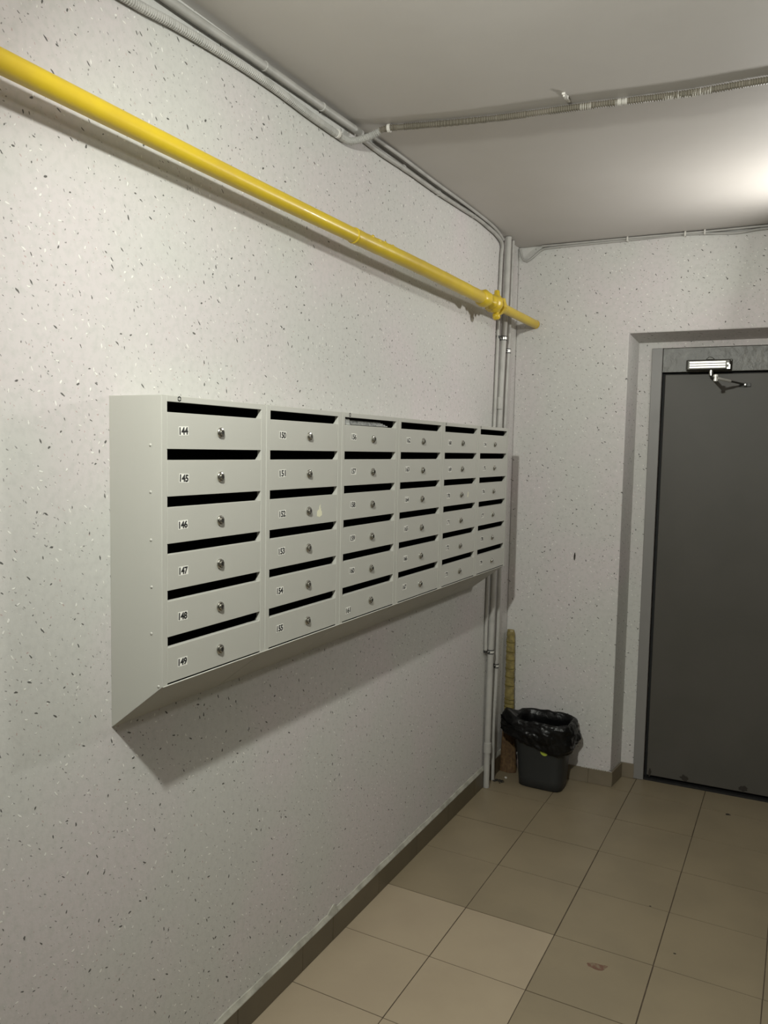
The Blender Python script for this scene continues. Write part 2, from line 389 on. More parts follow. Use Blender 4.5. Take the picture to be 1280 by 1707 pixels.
bm = BM(); box(bm, (1.005, ND-.053, 2.099), (1.019, ND-.0505, 2.108), tf=BC); box(bm, (1.012, ND-.053, 2.108), (1.019, ND-.0505, 2.120), tf=BC)
box(bm, (1.004, ND-.053, 2.120), (1.014, ND-.0505, 2.128), tf=BC)
new_obj('end_clip', bm, M['alu'], cl)
piv = BC(.935, ND-.028, 2.098); elb = Vector(BC(.966, ND-.24, 2.040)); foot = Vector(BC(1.088, ND+.006, 2.028))
bm = BM(); lathe(bm, [(0, .011), (.018, .011), (.020, .008), (.034, .008)], piv, (0, 0, -1)); new_obj('spindle', bm, M['chrome'], cl, smooth=False)
p0 = Vector(piv) + Vector((0, 0, -.028))
bm = BM(); dv = (elb-p0); sd = dv.cross(Vector((0, 0, 1))).normalized()*.009
q = [p0+sd, p0-sd, elb-sd*.8, elb+sd*.8]; up_ = Vector((0, 0, .003))
va = [bm.verts.new(x-up_) for x in q]; vb = [bm.verts.new(x+up_) for x in q]
bm.faces.new(va); bm.faces.new(vb[::-1])
for k in range(4): bm.faces.new((va[k], va[(k+1) % 4], vb[(k+1) % 4], vb[k]))
new_obj('main_arm', bm, M['housing'], cl)
bm = BM(); lathe(bm, [(-.016, .006), (-.014, .0095), (-.006, .0095), (-.005, .007), (.004, .007), (.005, .0105), (.013, .0105), (.016, .007)], elb, (0, 0, 1))
new_obj('elbow_joint', bm, M['alu'], cl, smooth=False)
bm = BM(); mid = elb.lerp(foot, .48); tube(bm, [elb.lerp(foot, .05), mid], .0062, step=.05); new_obj('threaded_rod', bm, M['alu'], cl, smooth=True)
bm = BM(); tube(bm, [mid, foot], .0045, step=.05); new_obj('rod_arm', bm, M['housing'], cl, smooth=True)
bm = BM(); box(bm, (1.062, ND+.002, 2.018), (1.112, ND+.0095, 2.034), tf=BC); box(bm, (1.082, ND-.012, 2.018), (1.094, ND+.0025, 2.034), tf=BC)
new_obj('foot_bracket', bm, M['darkmetal'], cl, bevel=.001)
bm = BM(); lathe(bm, [(0, .005), (.006, .005), (.008, .003)], BC(1.088, ND-.0125, 2.026), (0, -1, 0)); new_obj('foot_screw', bm, M['alu'], cl)

# ------------------------------------------------------------------ mailboxes
D = .1526; UW = .3650; PITCH = .36675; Y0 = -2.7055
ZT, ZB, ZW = 1.790, 1.1625, 1.046
ROW = .1019; SLOT0 = 1.7768; SL = .0222
LF, RF = .0165, .0190
stick = [
 [(.068,1.716),(.069,1.613),(.066,1.511),(.067,1.409),(.065,1.308),(.064,1.205)],
 [(.072,1.716),(.072,1.617),(.073,1.511),(.071,1.413),(.065,1.309),(.066,1.209)],
 [(.071,1.720),(.072,1.617),(.071,1.516),(.072,1.414),(.072,1.315),(.053,1.196)],
 [(.074,1.717),(.070,1.618),(.071,1.514),(.069,1.414),(.069,1.311),(.067,1.212)],
 [(.064,1.715),(.070,1.613),(.063,1.512),(.066,1.410),(.066,1.312),(.061,1.208)],
 [(.072,1.713),(.072,1.613),(.068,1.514),(.066,1.412),(.066,1.311),(.064,1.210)]]
ulabels = ['grey steel mailbox cabinet numbered 144 to 149, nearest, with its riveted side showing',
 'grey steel mailbox cabinet numbered 150 to 155, with yellowed tape scrap on door 152',
 'grey steel mailbox cabinet numbered 156 to 161, folded newspaper in its top slot',
 'grey steel mailbox cabinet numbered 162 to 167, between the 156 and 168 cabinets',
 'grey steel mailbox cabinet numbered 168 to 173, second from the corner pipes',
 'grey steel mailbox cabinet numbered 174 to 179, farthest, in front of the corner pipes']
def make_casing(root):
    z = lambda a: a - ZW
    t = .0014
    bm = BM(); prof = [(0, z(ZW)), (D-.0002, z(ZB)), (D-.0002, z(ZT)), (0, z(ZT))]
    prism(bm, prof, 'y', 0, t); prism(bm, prof, 'y', UW-t, UW)
    box(bm, (0, t, z(ZT)-t), (D-.0015, UW-t, z(ZT)))                      # top
    prism(bm, [(0, 0), (D-.0002, z(ZB)), (D-.0002, z(ZB)+t), (0, t)], 'y', t, UW-t)      # sloping bottom
    box(bm, (0, t, t), (t, UW-t, z(ZT)-t))                                # back
    # front flanges
    box(bm, (D-.0016, t, z(ZB)+t), (D, LF, z(ZT)-t)); box(bm, (D-.0016, UW-RF, z(ZB)+t), (D, UW-t, z(ZT)-t))
    box(bm, (D-.0016, LF, z(SLOT0)), (D, UW-RF, z(ZT))); box(bm, (D-.0016, .0005, z(ZB)-.0004), (D+.0030, UW-.0005, z(ZB)+.0012))
    box(bm, (D-.012, LF-.0014, z(ZB)+.004), (D-.0016, LF, z(SLOT0))); box(bm, (D-.012, UW-RF, z(ZB)+.004), (D-.0016, UW-RF+.0014, z(SLOT0)))
    for r in range(6):              # angled cheeks at the ends of every slot
        s1 = z(SLOT0 - r*ROW); s0 = s1 - SL
        prism(bm, [(D-.0003, s1), (D-.0003, s0-.002), (D-.020, s0-.002)], 'y', UW-RF-.0010, UW-RF+.0002)
        prism(bm, [(D-.0003, s1), (D-.0003, s0-.002), (D-.020, s0-.002)], 'y', LF-.0002, LF+.0010)
    new_obj('casing', bm, M['steel'], root, bevel=.0005, seg=1)
    bm = BM()                        # inside, with shade in its colour: back, cheeks and shelves
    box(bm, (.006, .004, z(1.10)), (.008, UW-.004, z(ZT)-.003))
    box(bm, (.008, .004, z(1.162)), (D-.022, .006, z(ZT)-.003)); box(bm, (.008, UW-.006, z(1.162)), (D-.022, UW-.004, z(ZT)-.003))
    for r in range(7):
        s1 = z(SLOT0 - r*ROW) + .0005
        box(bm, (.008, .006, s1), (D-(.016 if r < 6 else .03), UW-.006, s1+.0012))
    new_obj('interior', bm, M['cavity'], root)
def door_mesh():
    bm = BM(); y0, y1 = LF+.0008, UW-RF-.0012; h = ROW-SL-.0014
    box(bm, (D-.0070, y0, 0), (D-.0006, y1, h))
    box(bm, (D-.016, y0+.0012, h-.0020), (D-.0066, y1-.0012, h-.0002))             # folded top lip
    box(bm, (D-.012, y0+.0012, 0.0), (D-.0036, y1-.0012, .0014))
    return bm
def lock_mesh():
    bm = BM()
    lathe(bm, [(0, .0118), (.0025, .0118), (.0045, .0100), (.0050, .0078), (.0042, .0074)], (0, 0, 0), (1, 0, 0), seg=24, mi=0)
    lathe(bm, [(.0036, .0072), (.0068, .0070), (.0078, .0060)], (0, 0, 0), (1, 0, 0), seg=20, mi=0)
    box(bm, (.0079, -.0011, -.0040), (.0083, .0011, .0040), mi=1)
    return bm
doorM = lockM = None
for k in range(6):
    root = thing('mailbox_cabinet', ulabels[k], 'mailbox', (0.0, Y0 + k*PITCH, ZW), 'grey mailbox cabinets on the left wall')
    make_casing(root)
    for r in range(6):
        num = 144 + k*6 + r
        zt = SLOT0 - r*ROW - SL
        if doorM is None:
            d_ = new_obj('door', door_mesh(), M['steel'], root, bevel=.0019, seg=3); doorM = d_
        else:
            d_ = doorM.copy(); COL.objects.link(d_); d_.parent = root
        dz = zt - (ROW-SL-.0014) - ZW
        d_.location = (0, 0, dz)
        yl = .1905 + (.006 if k == 1 else 0)*1.0 - (.001 if k > 3 else 0)
        zl = 1.7155 - r*ROW - .0
        if lockM is None:
            lk = new_obj('lock', lock_mesh(), [M['chrome'], M['darkmetal']], d_); lockM = lk
            lk['label'] = 'round chrome cam lock'
        else:
            lk = lockM.copy(); COL.objects.link(lk); lk.parent = d_
        lk.location = (D-.0004, yl, zl - ZW - dz); lk.rotation_euler = (random.uniform(-.15, .15), 0, 0)
        sy, sz = stick[k][r]; sz = sz - ZW - dz
        bm = BM(); a = random.uniform(-.05, .05); xx = D-.0006
        sw, sh_ = .0150, .0098
        rotp = lambda u, v: (sy + u*math.cos(a) - v*math.sin(a), sz + u*math.sin(a) + v*math.cos(a))
        prism(bm, [rotp(-sw, -sh_), rotp(sw, -sh_), rotp(sw, sh_), rotp(-sw, sh_)], 'x', xx, xx+.0003, mi=0)
        text_mesh(bm, str(num), .0165, .0272, lambda u, v: (xx+.00055, *rotp(u, v)), 1)
        new_obj('number_sticker', bm, [M['paper'], M['ink']], d_)
        if num == 152:
            bm = BM(); c0 = (Y0*0 + (-2.086 - (Y0+PITCH)), 1.509-ZW-dz)
            poly = [(-.014,-.016),(.0,-.019),(.013,-.014),(.012,-.002),(.007,.000),(.008,.008),(.003,.004),(.004,.019),(-.001,.012),(-.003,-.001),(-.008,.004),(-.009,-.004),(-.013,.001)]
            prism(bm, [(c0[0]+p[0]*.95, c0[1]+p[1]*.95) for p in poly], 'x', xx, xx+.0003)
            new_obj('tape_residue', bm, M['tape'], d_)
        if num == 170:
            bm = BM(); c0 = (-.9776 - (Y0+4*PITCH), 1.5095-ZW-dz)
            prism(bm, [(c0[0]+p[0], c0[1]+p[1]) for p in [(-.006,-.010),(.004,-.011),(.006,.008),(.001,.012),(-.001,.002)]], 'x', xx, xx+.0003)
            new_obj('tape_residue', bm, M['tape'], d_)
    if k == 0:
        for (x, zz) in ((.121, 1.684), (.121, 1.584), (.122, 1.481), (.123, 1.379), (.122, 1.277), (.142, 1.163)):
            bm = BM(); lathe(bm, [(-.0002, .0034), (.0010, .0030), (.0018, .0015), (.002, 0.0002)], (x, 0, zz-ZW), (0, -1, 0), seg=12)
            new_obj('rivet', bm, M['steel'], root, smooth=True)
    if k in (0, 2, 4, 5):           # small printed mark on the top rail: two chevrons in a broken ring
        bm = BM(); cy, cz = (.054 if k == 0 else .045 if k == 2 else .024 if k == 4 else .018), 1.7843-ZW
        x = D+.0002; s = .0058 if k in (0, 2) else .0045
        for sg in (1, -1):
            outer = [(-s, .12*s*sg), (-.75*s, .66*s*sg), (0, s*1.05*sg), (.75*s, .66*s*sg), (s, .12*s*sg)]
            inner = [(.55*s, .12*s*sg), (0, .62*s*sg), (-.55*s, .12*s*sg)]
            prism(bm, [(cy+p[0], cz+p[1]) for p in outer+inner], 'x', x-.0003, x+.0001)
        new_obj('printed_mark', bm, M['ink'], root)
# folded newspaper in the top slot of cabinet 156
bm = BM(); yb = Y0 + 2*PITCH
for i in range(4):
    z = 1.7575 + i*.0034; off = i*.004
    box(bm, (.04, yb+.030+off*2.2, z), (D-.0175-off*.6, yb+.318-off*3, z+.0030))
prism(bm, [(yb+.022, 1.7565), (yb+.075, 1.7565), (yb+.070, 1.7735), (yb+.024, 1.7725)], 'x', D-.024, D-.0165)
tag(new_obj('folded_newspaper', bm, M['news'], bevel=.0008), 'folded grey newspaper lying in the top slot of mailbox 156', 'newspaper')

# ------------------------------------------------------------------ yellow gas pipe
PX, PZ = .10, 2.334
PR = .0262
yp = thing('gas_pipe', 'glossy yellow painted gas pipe running along the left wall into the back wall', 'pipe', (PX, -4.9, PZ))
def py(y): return (0, y+4.9, 0)
pp = lambda x, y, z: (x-PX, y+4.9, z-PZ)
bm = BM(); tube(bm, [pp(.074, -4.98, 2.349), pp(.077, -3.5, 2.347), pp(.077, -3.0, 2.345), pp(.081, -2.4, 2.340), pp(.0975, -1.83, 2.3335)], .0218, seg=28, step=.05)
new_obj('pipe_length', bm, M['yellow'], yp, smooth=True)
bm = BM(); tube(bm, [pp(.0975, -1.829, 2.3335), pp(.107, -1.39, 2.333), pp(.104, -.76, 2.334)], .0250, seg=28, step=.02,
     rf=lambda s, p: .0232 + min(1, s/.7)*.0026 + .0012*noise.noise(Vector((s*25, 0, 0)))); new_obj('pipe_length', bm, M['yellow'], yp, smooth=True)
bm = BM(); lathe(bm, [(-.006, .0205), (-.003, .0240), (.002, .0246), (.006, .0225)], pp(.0975, -1.83, 2.3335), (.02, 1, 0), seg=28); new_obj('weld_ring', bm, M['yellow'], yp, smooth=True)
for i, (y, dz) in enumerate(((-1.74, .017), (-1.70, .012), (-1.66, .016), (-1.60, .019), (-1.38, .015))):     # blobs of thick paint after the weld
    bm = BM(); bmesh.ops.create_icosphere(bm, subdivisions=2, radius=.0058)
    for v in bm.verts: v.co = Vector((v.co.x*.6, v.co.y*1.6, v.co.z))*(1+.22*noise.noise(v.co*160+Vector((i, 0, 0))))
    bmesh.ops.translate(bm, verts=bm.verts[:], vec=Vector(pp(.101+math.sqrt(max(0, .0235**2-dz**2))*.93, y, 2.333+dz)))
    new_obj('paint_blob', bm, M['yellow'], yp, smooth=True)
bm = BM(); tube(bm, [pp(.103, -.50, 2.334), pp(.102, -.25, 2.334), pp(.101, .0, 2.334)], .0208, seg=28, step=.05); new_obj('pipe_length', bm, M['yellow'], yp, smooth=True)
bm = BM()                        # socket before the valve, lumpy with paint
def lump(bm, prof, org, axis, seg=24, amp=.003, sc=45):
    st = len(bm.verts); lathe(bm, prof, org, axis, seg)
    bm.verts.ensure_lookup_table()
    o_ = Vector(org); ax = Vector(axis).normalized()
    for v in bm.verts[st:]:
        rad = (v.co-o_) - ax*(v.co-o_).dot(ax)
        if rad.length > .002: v.co += rad.normalized()*amp*noise.noise(v.co*sc)
lump(bm, [(-.035, .0245), (-.03, .029), (-.012, .032), (.0, .034), (.014, .035), (.022, .036), (.028, .029), (.036, .022)], pp(.104, -.745, 2.334), (0, 1, 0), 24, .006)
new_obj('socket', bm, M['yellow'], yp, smooth=True)
bm = BM()
lump(bm, [(-.110, .020), (-.060, .021), (-.050, .030), (-.040, .031), (-.030, .028), (-.020, .034), (-.008, .0395), (.008, .0395), (.020, .034), (.028, .030)], pp(.104, -.615, 2.334), (0, 1, 0), 24, .006)
new_obj('valve_body', bm, M['yellow'], yp, smooth=True)
bm = BM(); lump(bm, [(0, .020), (.036, .018), (.042, .012), (.062, .011), (.064, .006)], pp(.104, -.585, 2.334), (0, .1, 1), 16, .005)
new_obj('valve_stem', bm, M['yellow'], yp, smooth=True)
bm = BM(); lump(bm, [(0, .022), (.034, .021), (.038, .014), (.043, .013), (.044, .020), (.060, .019), (.068, .010)], pp(.104, -.595, 2.334), (.1, 0, -1), 16, .006)
new_obj('valve_cap', bm, M['yellow'], yp, smooth=True)
bm = BM(); lump(bm, [(0, .030), (.004, .041), (.016, .043), (.022, .042), (.026, .030)], pp(.104, -.572, 2.334), (0, 1, 0), 6, .001)
lump(bm, [(0, .028), (.022, .030), (.034, .030), (.044, .024), (.070, .0205)], pp(.103, -.550, 2.334), (0, 1, 0), 20, .005)
new_obj('union_nut', bm, M['yellow'], yp)
bm = BM(); lathe(bm, [(0, .0225), (.005, .0225)], pp(.101, -.004, 2.334), (0, 1, 0), 28); new_obj('wall_collar', bm, M['yellow'], yp)

# ------------------------------------------------------------------ corner risers
def riser(name, label, pts, r, mtl, extras):
    base = Vector(pts[-1]); t = thing(name, label, 'pipe', base)
    L = [tuple(Vector(p)-base) for p in pts]
    bm = BM(); tube(bm, L, r, seg=16, step=.08); new_obj('tube', bm, mtl, t, smooth=True)
    for kind, p, rr, h in extras:
        p = Vector(p)-base
        if kind == 'coupling':
            bm = BM(); lathe(bm, [(-h, r), (-h+.001, rr), (h-.001, rr), (h, r)], p, (0, 0, 1), 20); new_obj('coupling', bm, mtl, t, smooth=False)
        elif kind == 'clamp':
            bm = BM()
            for dz in (-h, h): lathe(bm, [(-.0022, rr), (.0022, rr)], p+Vector((0, 0, dz)), (0, 0, 1), 20)
            box(bm, (p.x-.040+.017, p.y-.006, p.z-.006), (p.x-r+.001, p.y+.006, p.z+.006))
            new_obj('clamp', bm, M['clamp'], t)
            bm = BM(); lathe(bm, [(-h+.002, rr-.001), (h-.002, rr-.001)], p, (0, 0, 1), 20); new_obj('clamp_strap', bm, M['alu'], t)
            bm = BM(); lathe(bm, [(0, .004), (.008, .004), (.010, .002)], p+Vector((.0, -rr+.002, 0)), (0, -1, 0), 8); new_obj('clamp_screw', bm, M['clamp'], t)
    return t
riser('riser_pipe', 'thickest grey painted riser pipe in the corner, middle of the three', [(.024, -.226, 2.722), (.024, -.236, 2.42), (.024, -.256, 2.20), (.024, -.278, 1.81), (.024, -.297, .88), (.024, -.302, .55), (.024, -.306, 0.001)], .0150, M['pipe'],
  [('clamp', (.024, -.252, 2.234), .0178, .008), ('clamp', (.024, -.300, .694), .0178, .008), ('coupling', (.024, -.280, 1.92), .0168, .03), ('coupling', (.024, -.3045, .205), .0185, .026)])
riser('riser_pipe', 'slimmer grey painted riser pipe closest to the room corner', [(.018, -.150, 2.722), (.018, -.158, 2.43), (.018, -.163, 2.2), (.018, -.183, 1.81), (.018, -.194, .63), (.018, -.214, .315), (.018, -.200, .001)], .0108, M['pipe'],
  [('clamp', (.018, -.164, 2.184), .0135, .009), ('clamp', (.018, -.195, .597), .0135, .008), ('coupling', (.018, -.2085, .405), .0120, .02)])
t = thing('thin_riser', 'thinnest grey riser conduit, left of the thick corner pipe, ending at its lower clamp', 'conduit', (.010, -.334, .70))
bm = BM(); tube(bm, [(0, .062, 1.96), (0, .055, 1.93), (0, .04, 1.57), (0, .0, .26), (0, 0.0, .0)], .0082, seg=12, step=.08)
new_obj('tube', bm, M['pipe'], t, smooth=True)
bm = BM(); lathe(bm, [(-.006, .010), (.006, .010)], (0, 0, .0), (0, 0, 1), 14); new_obj('end_clamp', bm, M['clamp'], t)
bm = BM(); lathe(bm, [(-.007, .010), (.007, .010)], (0, .041, 1.535), (0, 0, 1), 14); new_obj('clamp', bm, M['clamp'], t)

# ------------------------------------------------------------------ conduits and cables under the ceiling
t = thing('smooth_conduit', 'smooth grey painted conduit along the top of the left wall', 'conduit', (.020, -4.9, 2.69))
b0 = Vector(t.location)
def rel(pts): return [tuple(Vector(p)-b0) for p in pts]
bm = BM(); tube(bm, rel([(.02, -4.9, 2.688), (.02, -3.4, 2.688), (.02, -2.552, 2.690), (.02, -2.22, 2.697), (.02, -1.91, 2.701), (.02, -1.66, 2.706)]), .0115, seg=14, step=.06,
     rf=lambda s, p: .0115+.0008*noise.noise(Vector((s*18, 3, 0)))); new_obj('tube', bm, M['conduit'], t, smooth=True)
for y in (-2.18, -1.895, -2.75):
    bm = BM(); lathe(bm, [(-.004, .0118), (-.003, .0135), (.003, .0135), (.004, .0118)], rel([(.02, y, 2.698+.003*(y > -2))])[0], (0, 1, 0), 14); new_obj('clip', bm, M['conduit'], t)
t = thing('corrugated_conduit', 'corrugated flexible conduit from the left wall crossing the ceiling above the mailboxes', 'conduit', (.014, -4.9, 2.64)); b0 = Vector(t.location)
corr = lambda R: (lambda s, p: R + .0011*(1 if (s/.0066) % 1 < .5 else -1))
bm = BM(); tube(bm, rel([(.0135, -3.6, 2.618), (.0135, -2.95, 2.625), (.0135, -2.647, 2.638), (.0135, -2.509, 2.651), (.0135, -2.306, 2.662), (.0135, -2.122, 2.664), (.0135, -1.956, 2.658), (.0135, -1.80, 2.657), (.0150, -1.735, 2.659), (.034, -1.695, 2.672), (.060, -1.66, 2.694), (.085, -1.650, 2.708)]), .0105, seg=12, step=.0022, rf=corr(.0105))
new_obj('painted_section', bm, M['conduit'], t)
bm = BM(); tube(bm, rel([(.085, -1.650, 2.708), (.115, -1.646, 2.713), (.16, -1.633, 2.713), (.427, -1.573, 2.713), (.716, -1.537, 2.713), (.994, -1.497, 2.713), (1.204, -1.488, 2.713), (1.7, -1.45, 2.713), (2.14, -1.43, 2.713)]), .0095, seg=12, step=.0022, rf=corr(.0095))
new_obj('ceiling_section', bm, M['conduit_bare'], t)
for p in ((.115, -1.646, 2.712), (.016, -1.80, 2.657)):
    bm = BM(); lathe(bm, [(-.005, .013), (.005, .013)], rel([p])[0], (1, .15, 0) if p[0] > .1 else (0, 1, 0), 12)
    new_obj('clip', bm, M['white'], t)
def cpt(x):                      # a point on the ceiling section
    q = [(.115, -1.646), (.16, -1.633), (.427, -1.573), (.716, -1.537), (.994, -1.497), (1.204, -1.488), (1.7, -1.45)]
    for (xa, ya), (xb, yb) in zip(q, q[1:]):
        if xa <= x <= xb: return ya+(yb-ya)*(x-xa)/(xb-xa)
for xa, xb, up_ in ((.70, .735, 0), (.800, .835, 0), (.93, 1.06, .003)):      # dried paint on the conduit
    n_ = max(3, int((xb-xa)/.012)); pts = [(xa+(xb-xa)*i/n_, cpt(xa+(xb-xa)*i/n_)+up_, 2.7125) for i in range(n_+1)]
    bm = BM(); tube(bm, rel(pts), .0104, seg=12, step=.003, rf=lambda s, p: .0098+.0022*noise.noise(p*120)); new_obj('paint_splash', bm, M['splash'], t, smooth=True)
hk = BM(); lathe(hk, [(0, .008), (.004, .007), (.008, .004)], (0, 0, 0), (0, 0, -1), 10); box(hk, (-.005, -.030, -.006), (.005, .030, 0)); box(hk, (-.002, -.028, -.012), (.004, -.012, -.006))
h = new_obj('cable_clip', hk, M['white'], bevel=.001); h.location = (.676, -1.600, H-.0005)
tag(h, 'empty white cable clip on the ceiling above the corrugated conduit', 'clip')

t = thing('wall_cable', 'thick grey painted cable along the left ceiling edge from the conduit to the corner pipes', 'cable', (.02, -1.64, 2.69)); b0 = Vector(t.location)
bm = BM(); tube(bm, rel([(.010, -1.645, 2.700), (.012, -1.50, 2.695), (.013, -1.32, 2.699), (.013, -1.036, 2.700), (.013, -.80, 2.706), (.013, -.60, 2.712), (.013, -.484, 2.708), (.013, -.36, 2.700), (.012, -.285, 2.682), (.010, -.272, 2.655)]), .0095, seg=12, step=.02,
     rf=lambda s, p: .0085+.0012*noise.noise(Vector((s*14, 3, 0)))); new_obj('cable', bm, M['conduit'], t, smooth=True)
bm = BM(); tube(bm, rel([(.030, -1.60, 2.716), (.034, -1.4, 2.716), (.031, -1.1, 2.717), (.034, -.8, 2.717), (.030, -.5, 2.717), (.022, -.36, 2.712), (.013, -.27, 2.70)]), .0065, seg=10, step=.03)
new_obj('cable', bm, M['conduit'], t, smooth=True)
for y in (-1.34, -1.03, -.66):
    bm = BM(); lathe(bm, [(-.003, .011), (.003, .011)], rel([(.013, y, 2.70 if y < -.9 else 2.711)])[0], (0, 1, 0), 12); new_obj('clip', bm, M['conduit'], t)

t = thing('door_wall_cable', 'sagging grey painted cable along the top of the back wall over the door', 'cable', B(.02, -.01, 2.69)); b0 = Vector(t.location)
bm = BM(); tube(bm, rel([B(.012, -.008, 2.716), B(.016, -.008, 2.69), B(.028, -.008, 2.661), B(.045, -.008, 2.652), B(.068, -.008, 2.663), B(.096, -.008, 2.685), B(.125, -.008, 2.704), B(.17, -.008, 2.709), B(.35, -.008, 2.711), B(.54, -.008, 2.712), B(.78, -.008, 2.715), B(.93, -.009, 2.706), B(1.03, -.009, 2.700), B(1.15, -.008, 2.708), B(1.5, -.008, 2.70), B(2.1, -.008, 2.70)]), .0058, seg=10, step=.015)
new_obj('cable', bm, M['conduit'], t, smooth=True)
t2 = thing('ceiling_edge_cable', 'straight upper grey cable tucked in the joint of back wall and ceiling', 'cable', B(.11, -.012, 2.715)); b0 = Vector(t2.location)
bm = BM(); tube(bm, rel([B(.125, -.018, 2.718), B(.3, -.018, 2.718), B(.6, -.018, 2.718), B(.9, -.016, 2.717), B(1.2, -.016, 2.718), B(2.1, -.016, 2.718)]), .0050, seg=10, step=.05)
new_obj('cable', bm, M['conduit'], t2, smooth=True)
for u in (.54, .80, .885):
    bm = BM(); box(bm, (u-.0035, -.026, 2.703), (u+.0035, -.001, 2.7245), tf=lambda *a: tuple(Vector(B(*a))-b0)); new_obj('clip', bm, M['white'], t2, bevel=.001)

# ------------------------------------------------------------------ rubbish bin and liner
def rrect(cx, cy, hx, hy, rad, n=48):
    """points of a rounded rectangle, evenly by angle (superellipse)"""
    out = []
    for k in range(n):
        a = 2*math.pi*k/n; c, s = math.cos(a), math.sin(a)
        r = (abs(c)**rad + abs(s)**rad)**(-1/rad)
        out.append((cx+hx*r*c, cy+hy*r*s, a))
    return out
BC0 = (.258, -.122)
tb = thing('trash_bin', 'charcoal plastic trash bin standing by the back wall near the corner', 'bin', (BC0[0], BC0[1], .0))
bm = BM(); rings = []
def loft(bm, rings):
    for a, b in zip(rings, rings[1:]):
        n = len(a)
        for k in range(n): bm.faces.new((a[k], a[(k+1) % n], b[(k+1) % n], b[k]))
for z, hx, hy in ((.0, .104, .068), (.004, .112, .076), (.05, .115, .079), (.32, .134, .098), (.33, .140, .104), (.335, .140, .104), (.335, .134, .098), (.32, .131, .095), (.02, .108, .072)):
    rings.append([bm.verts.new((p[0], p[1], z)) for p in rrect(0, 0, hx, hy, 4.5)])
loft(bm, rings); bm.faces.new(rings[0][::-1]); bm.faces.new(rings[-1])
new_obj('bucket', bm, M['bin'], tb, smooth=True)
bm = BM(); c = Vector((.030, -.0895, .2035)); n_ = Vector((0, -.997, -.07)).normalized(); uu = Vector((1, 0, 0)); vv = n_.cross(uu)
pts = [c + n_*.0008 + (uu*math.cos(2*math.pi*k/20) + vv*math.sin(2*math.pi*k/20))*.020 for k in range(20)]
A = [bm.verts.new(p) for p in pts]; Bv = [bm.verts.new(p+n_*.0006) for p in pts]
bm.faces.new(A); bm.faces.new(Bv[::-1])
for k in range(20): bm.faces.new((A[k], A[(k+1) % 20], Bv[(k+1) % 20], Bv[k]))
o = new_obj('sticker', bm, M['green'], tb); o['label'] = 'round lime green sticker'

bg = BM(); rings = []
nb = 144
def bagpt(a, hx, hy, z, amp, seed, hem=0.0):
    c_, s_ = math.cos(a), math.sin(a); rad = 4.0
    r = (abs(c_)**rad + abs(s_)**rad)**(-1/rad)
    x, y = hx*r*c_, hy*r*s_
    q = Vector((c_*2.4+seed, s_*2.4, z*14)); f = noise.noise(q)*amp + noise.noise(q*3.1)*amp*.6 + noise.noise(q*7)*amp*.25
    l = math.hypot(x, y); x += x/l*f; y += y/l*f
    return x, y, z
levels = [(.10, .100, .066, .004, 0), (.25, .118, .083, .004, 0), (.325, .124, .089, .003, 0), (.348, .134, .099, .003, 1), (.352, .142, .107, .003, 1), (.345, .149, .114, .004, 1),
          (.325, .157, .120, .006, .95), (.30, .163, .123, .009, .8), (.275, .164, .124, .010, .65), (.25, .160, .121, .010, .5), (.0, .150, .112, .008, 0), (-.01, .145, .108, .006, 0), (-.02, .142, .106, .005, 0)]
raw = []
for z, hx, hy, amp, w in levels:
    rr = []
    for k in range(nb):
        a = 2*math.pi*k/nb; deg = math.degrees(a)
        # hem height round the bin: high at the front left, low at the front right
        hemz = .237 - .036*math.cos(a - math.radians(340)) + .012*noise.noise(Vector((math.cos(a)*2, math.sin(a)*2, 9))) + .007*noise.noise(Vector((math.cos(a)*8, math.sin(a)*8, 4)))
        if z <= 0.0: zz = hemz + z*.35
        elif .24 < z < .30 and hx > .15: zz = max(hemz + (z-.222), hemz+.01)
        else: zz = z
        c_, s_ = math.cos(a), math.sin(a)
        r = (abs(c_)**4 + abs(s_)**4)**-.25
        x, y = hx*r*c_, hy*r*s_
        ear = math.exp(-((deg-205)/24)**2) if hx > .14 else 0    # loose ear of film towards the pipes
        x -= ear*.046*(1 if zz > .25 else .35); y -= ear*.004; zz += ear*(.030 if zz > .30 else 0)
        rr.append((Vector((x, y, zz)), amp, z))
    raw.append(rr)
SUBL = 4
for li in range(len(raw)-1):
    for q in range(SUBL if li < len(raw)-2 else SUBL+1):
        f = q/SUBL; rr = []
        for k in range(nb):
            (pa, aa, za), (pb, ab, zb) = raw[li][k], raw[li+1][k]
            p = pa.lerp(pb, f); amp = aa+(ab-aa)*f
            rd = Vector((p.x, p.y, 0)).normalized()
            n3 = Vector((p.x*16, p.y*16, p.z*22+li*.02))
            d = noise.noise(n3)*1.1 + .7*(.35-abs(noise.noise(n3*1.9+Vector((7, 1, 3))))*2) + .45*(.3-abs(noise.noise(n3*4.1+Vector((2, 9, 5))))*2)
            outer = li >= 3
            p = p + rd*(d*amp*(1.35 if outer else .6))
            if outer and li < 7: p.z += .006*noise.noise(Vector((rd.x*3, rd.y*3, 2))) + .004*noise.noise(n3*1.4)
            if li <= 3: p.z += .006*noise.noise(Vector((rd.x*3, rd.y*3, 2)))*(min(1, max(0, (p.z-.3)/.04)))
            p.y = min(p.y, -BC0[1] - .004 + (BC0[0]+p.x)*.05)
            rr.append(bg.verts.new(p))
        rings.append(rr)
loft(bg, rings); bg.faces.new(rings[0][::-1])
bag = new_obj('bin_liner', bg, M['bag'], smooth=True); bag.location = (BC0[0], BC0[1], 0)
tag(bag, 'crumpled black plastic bin liner folded over the trash bin rim', 'bag')

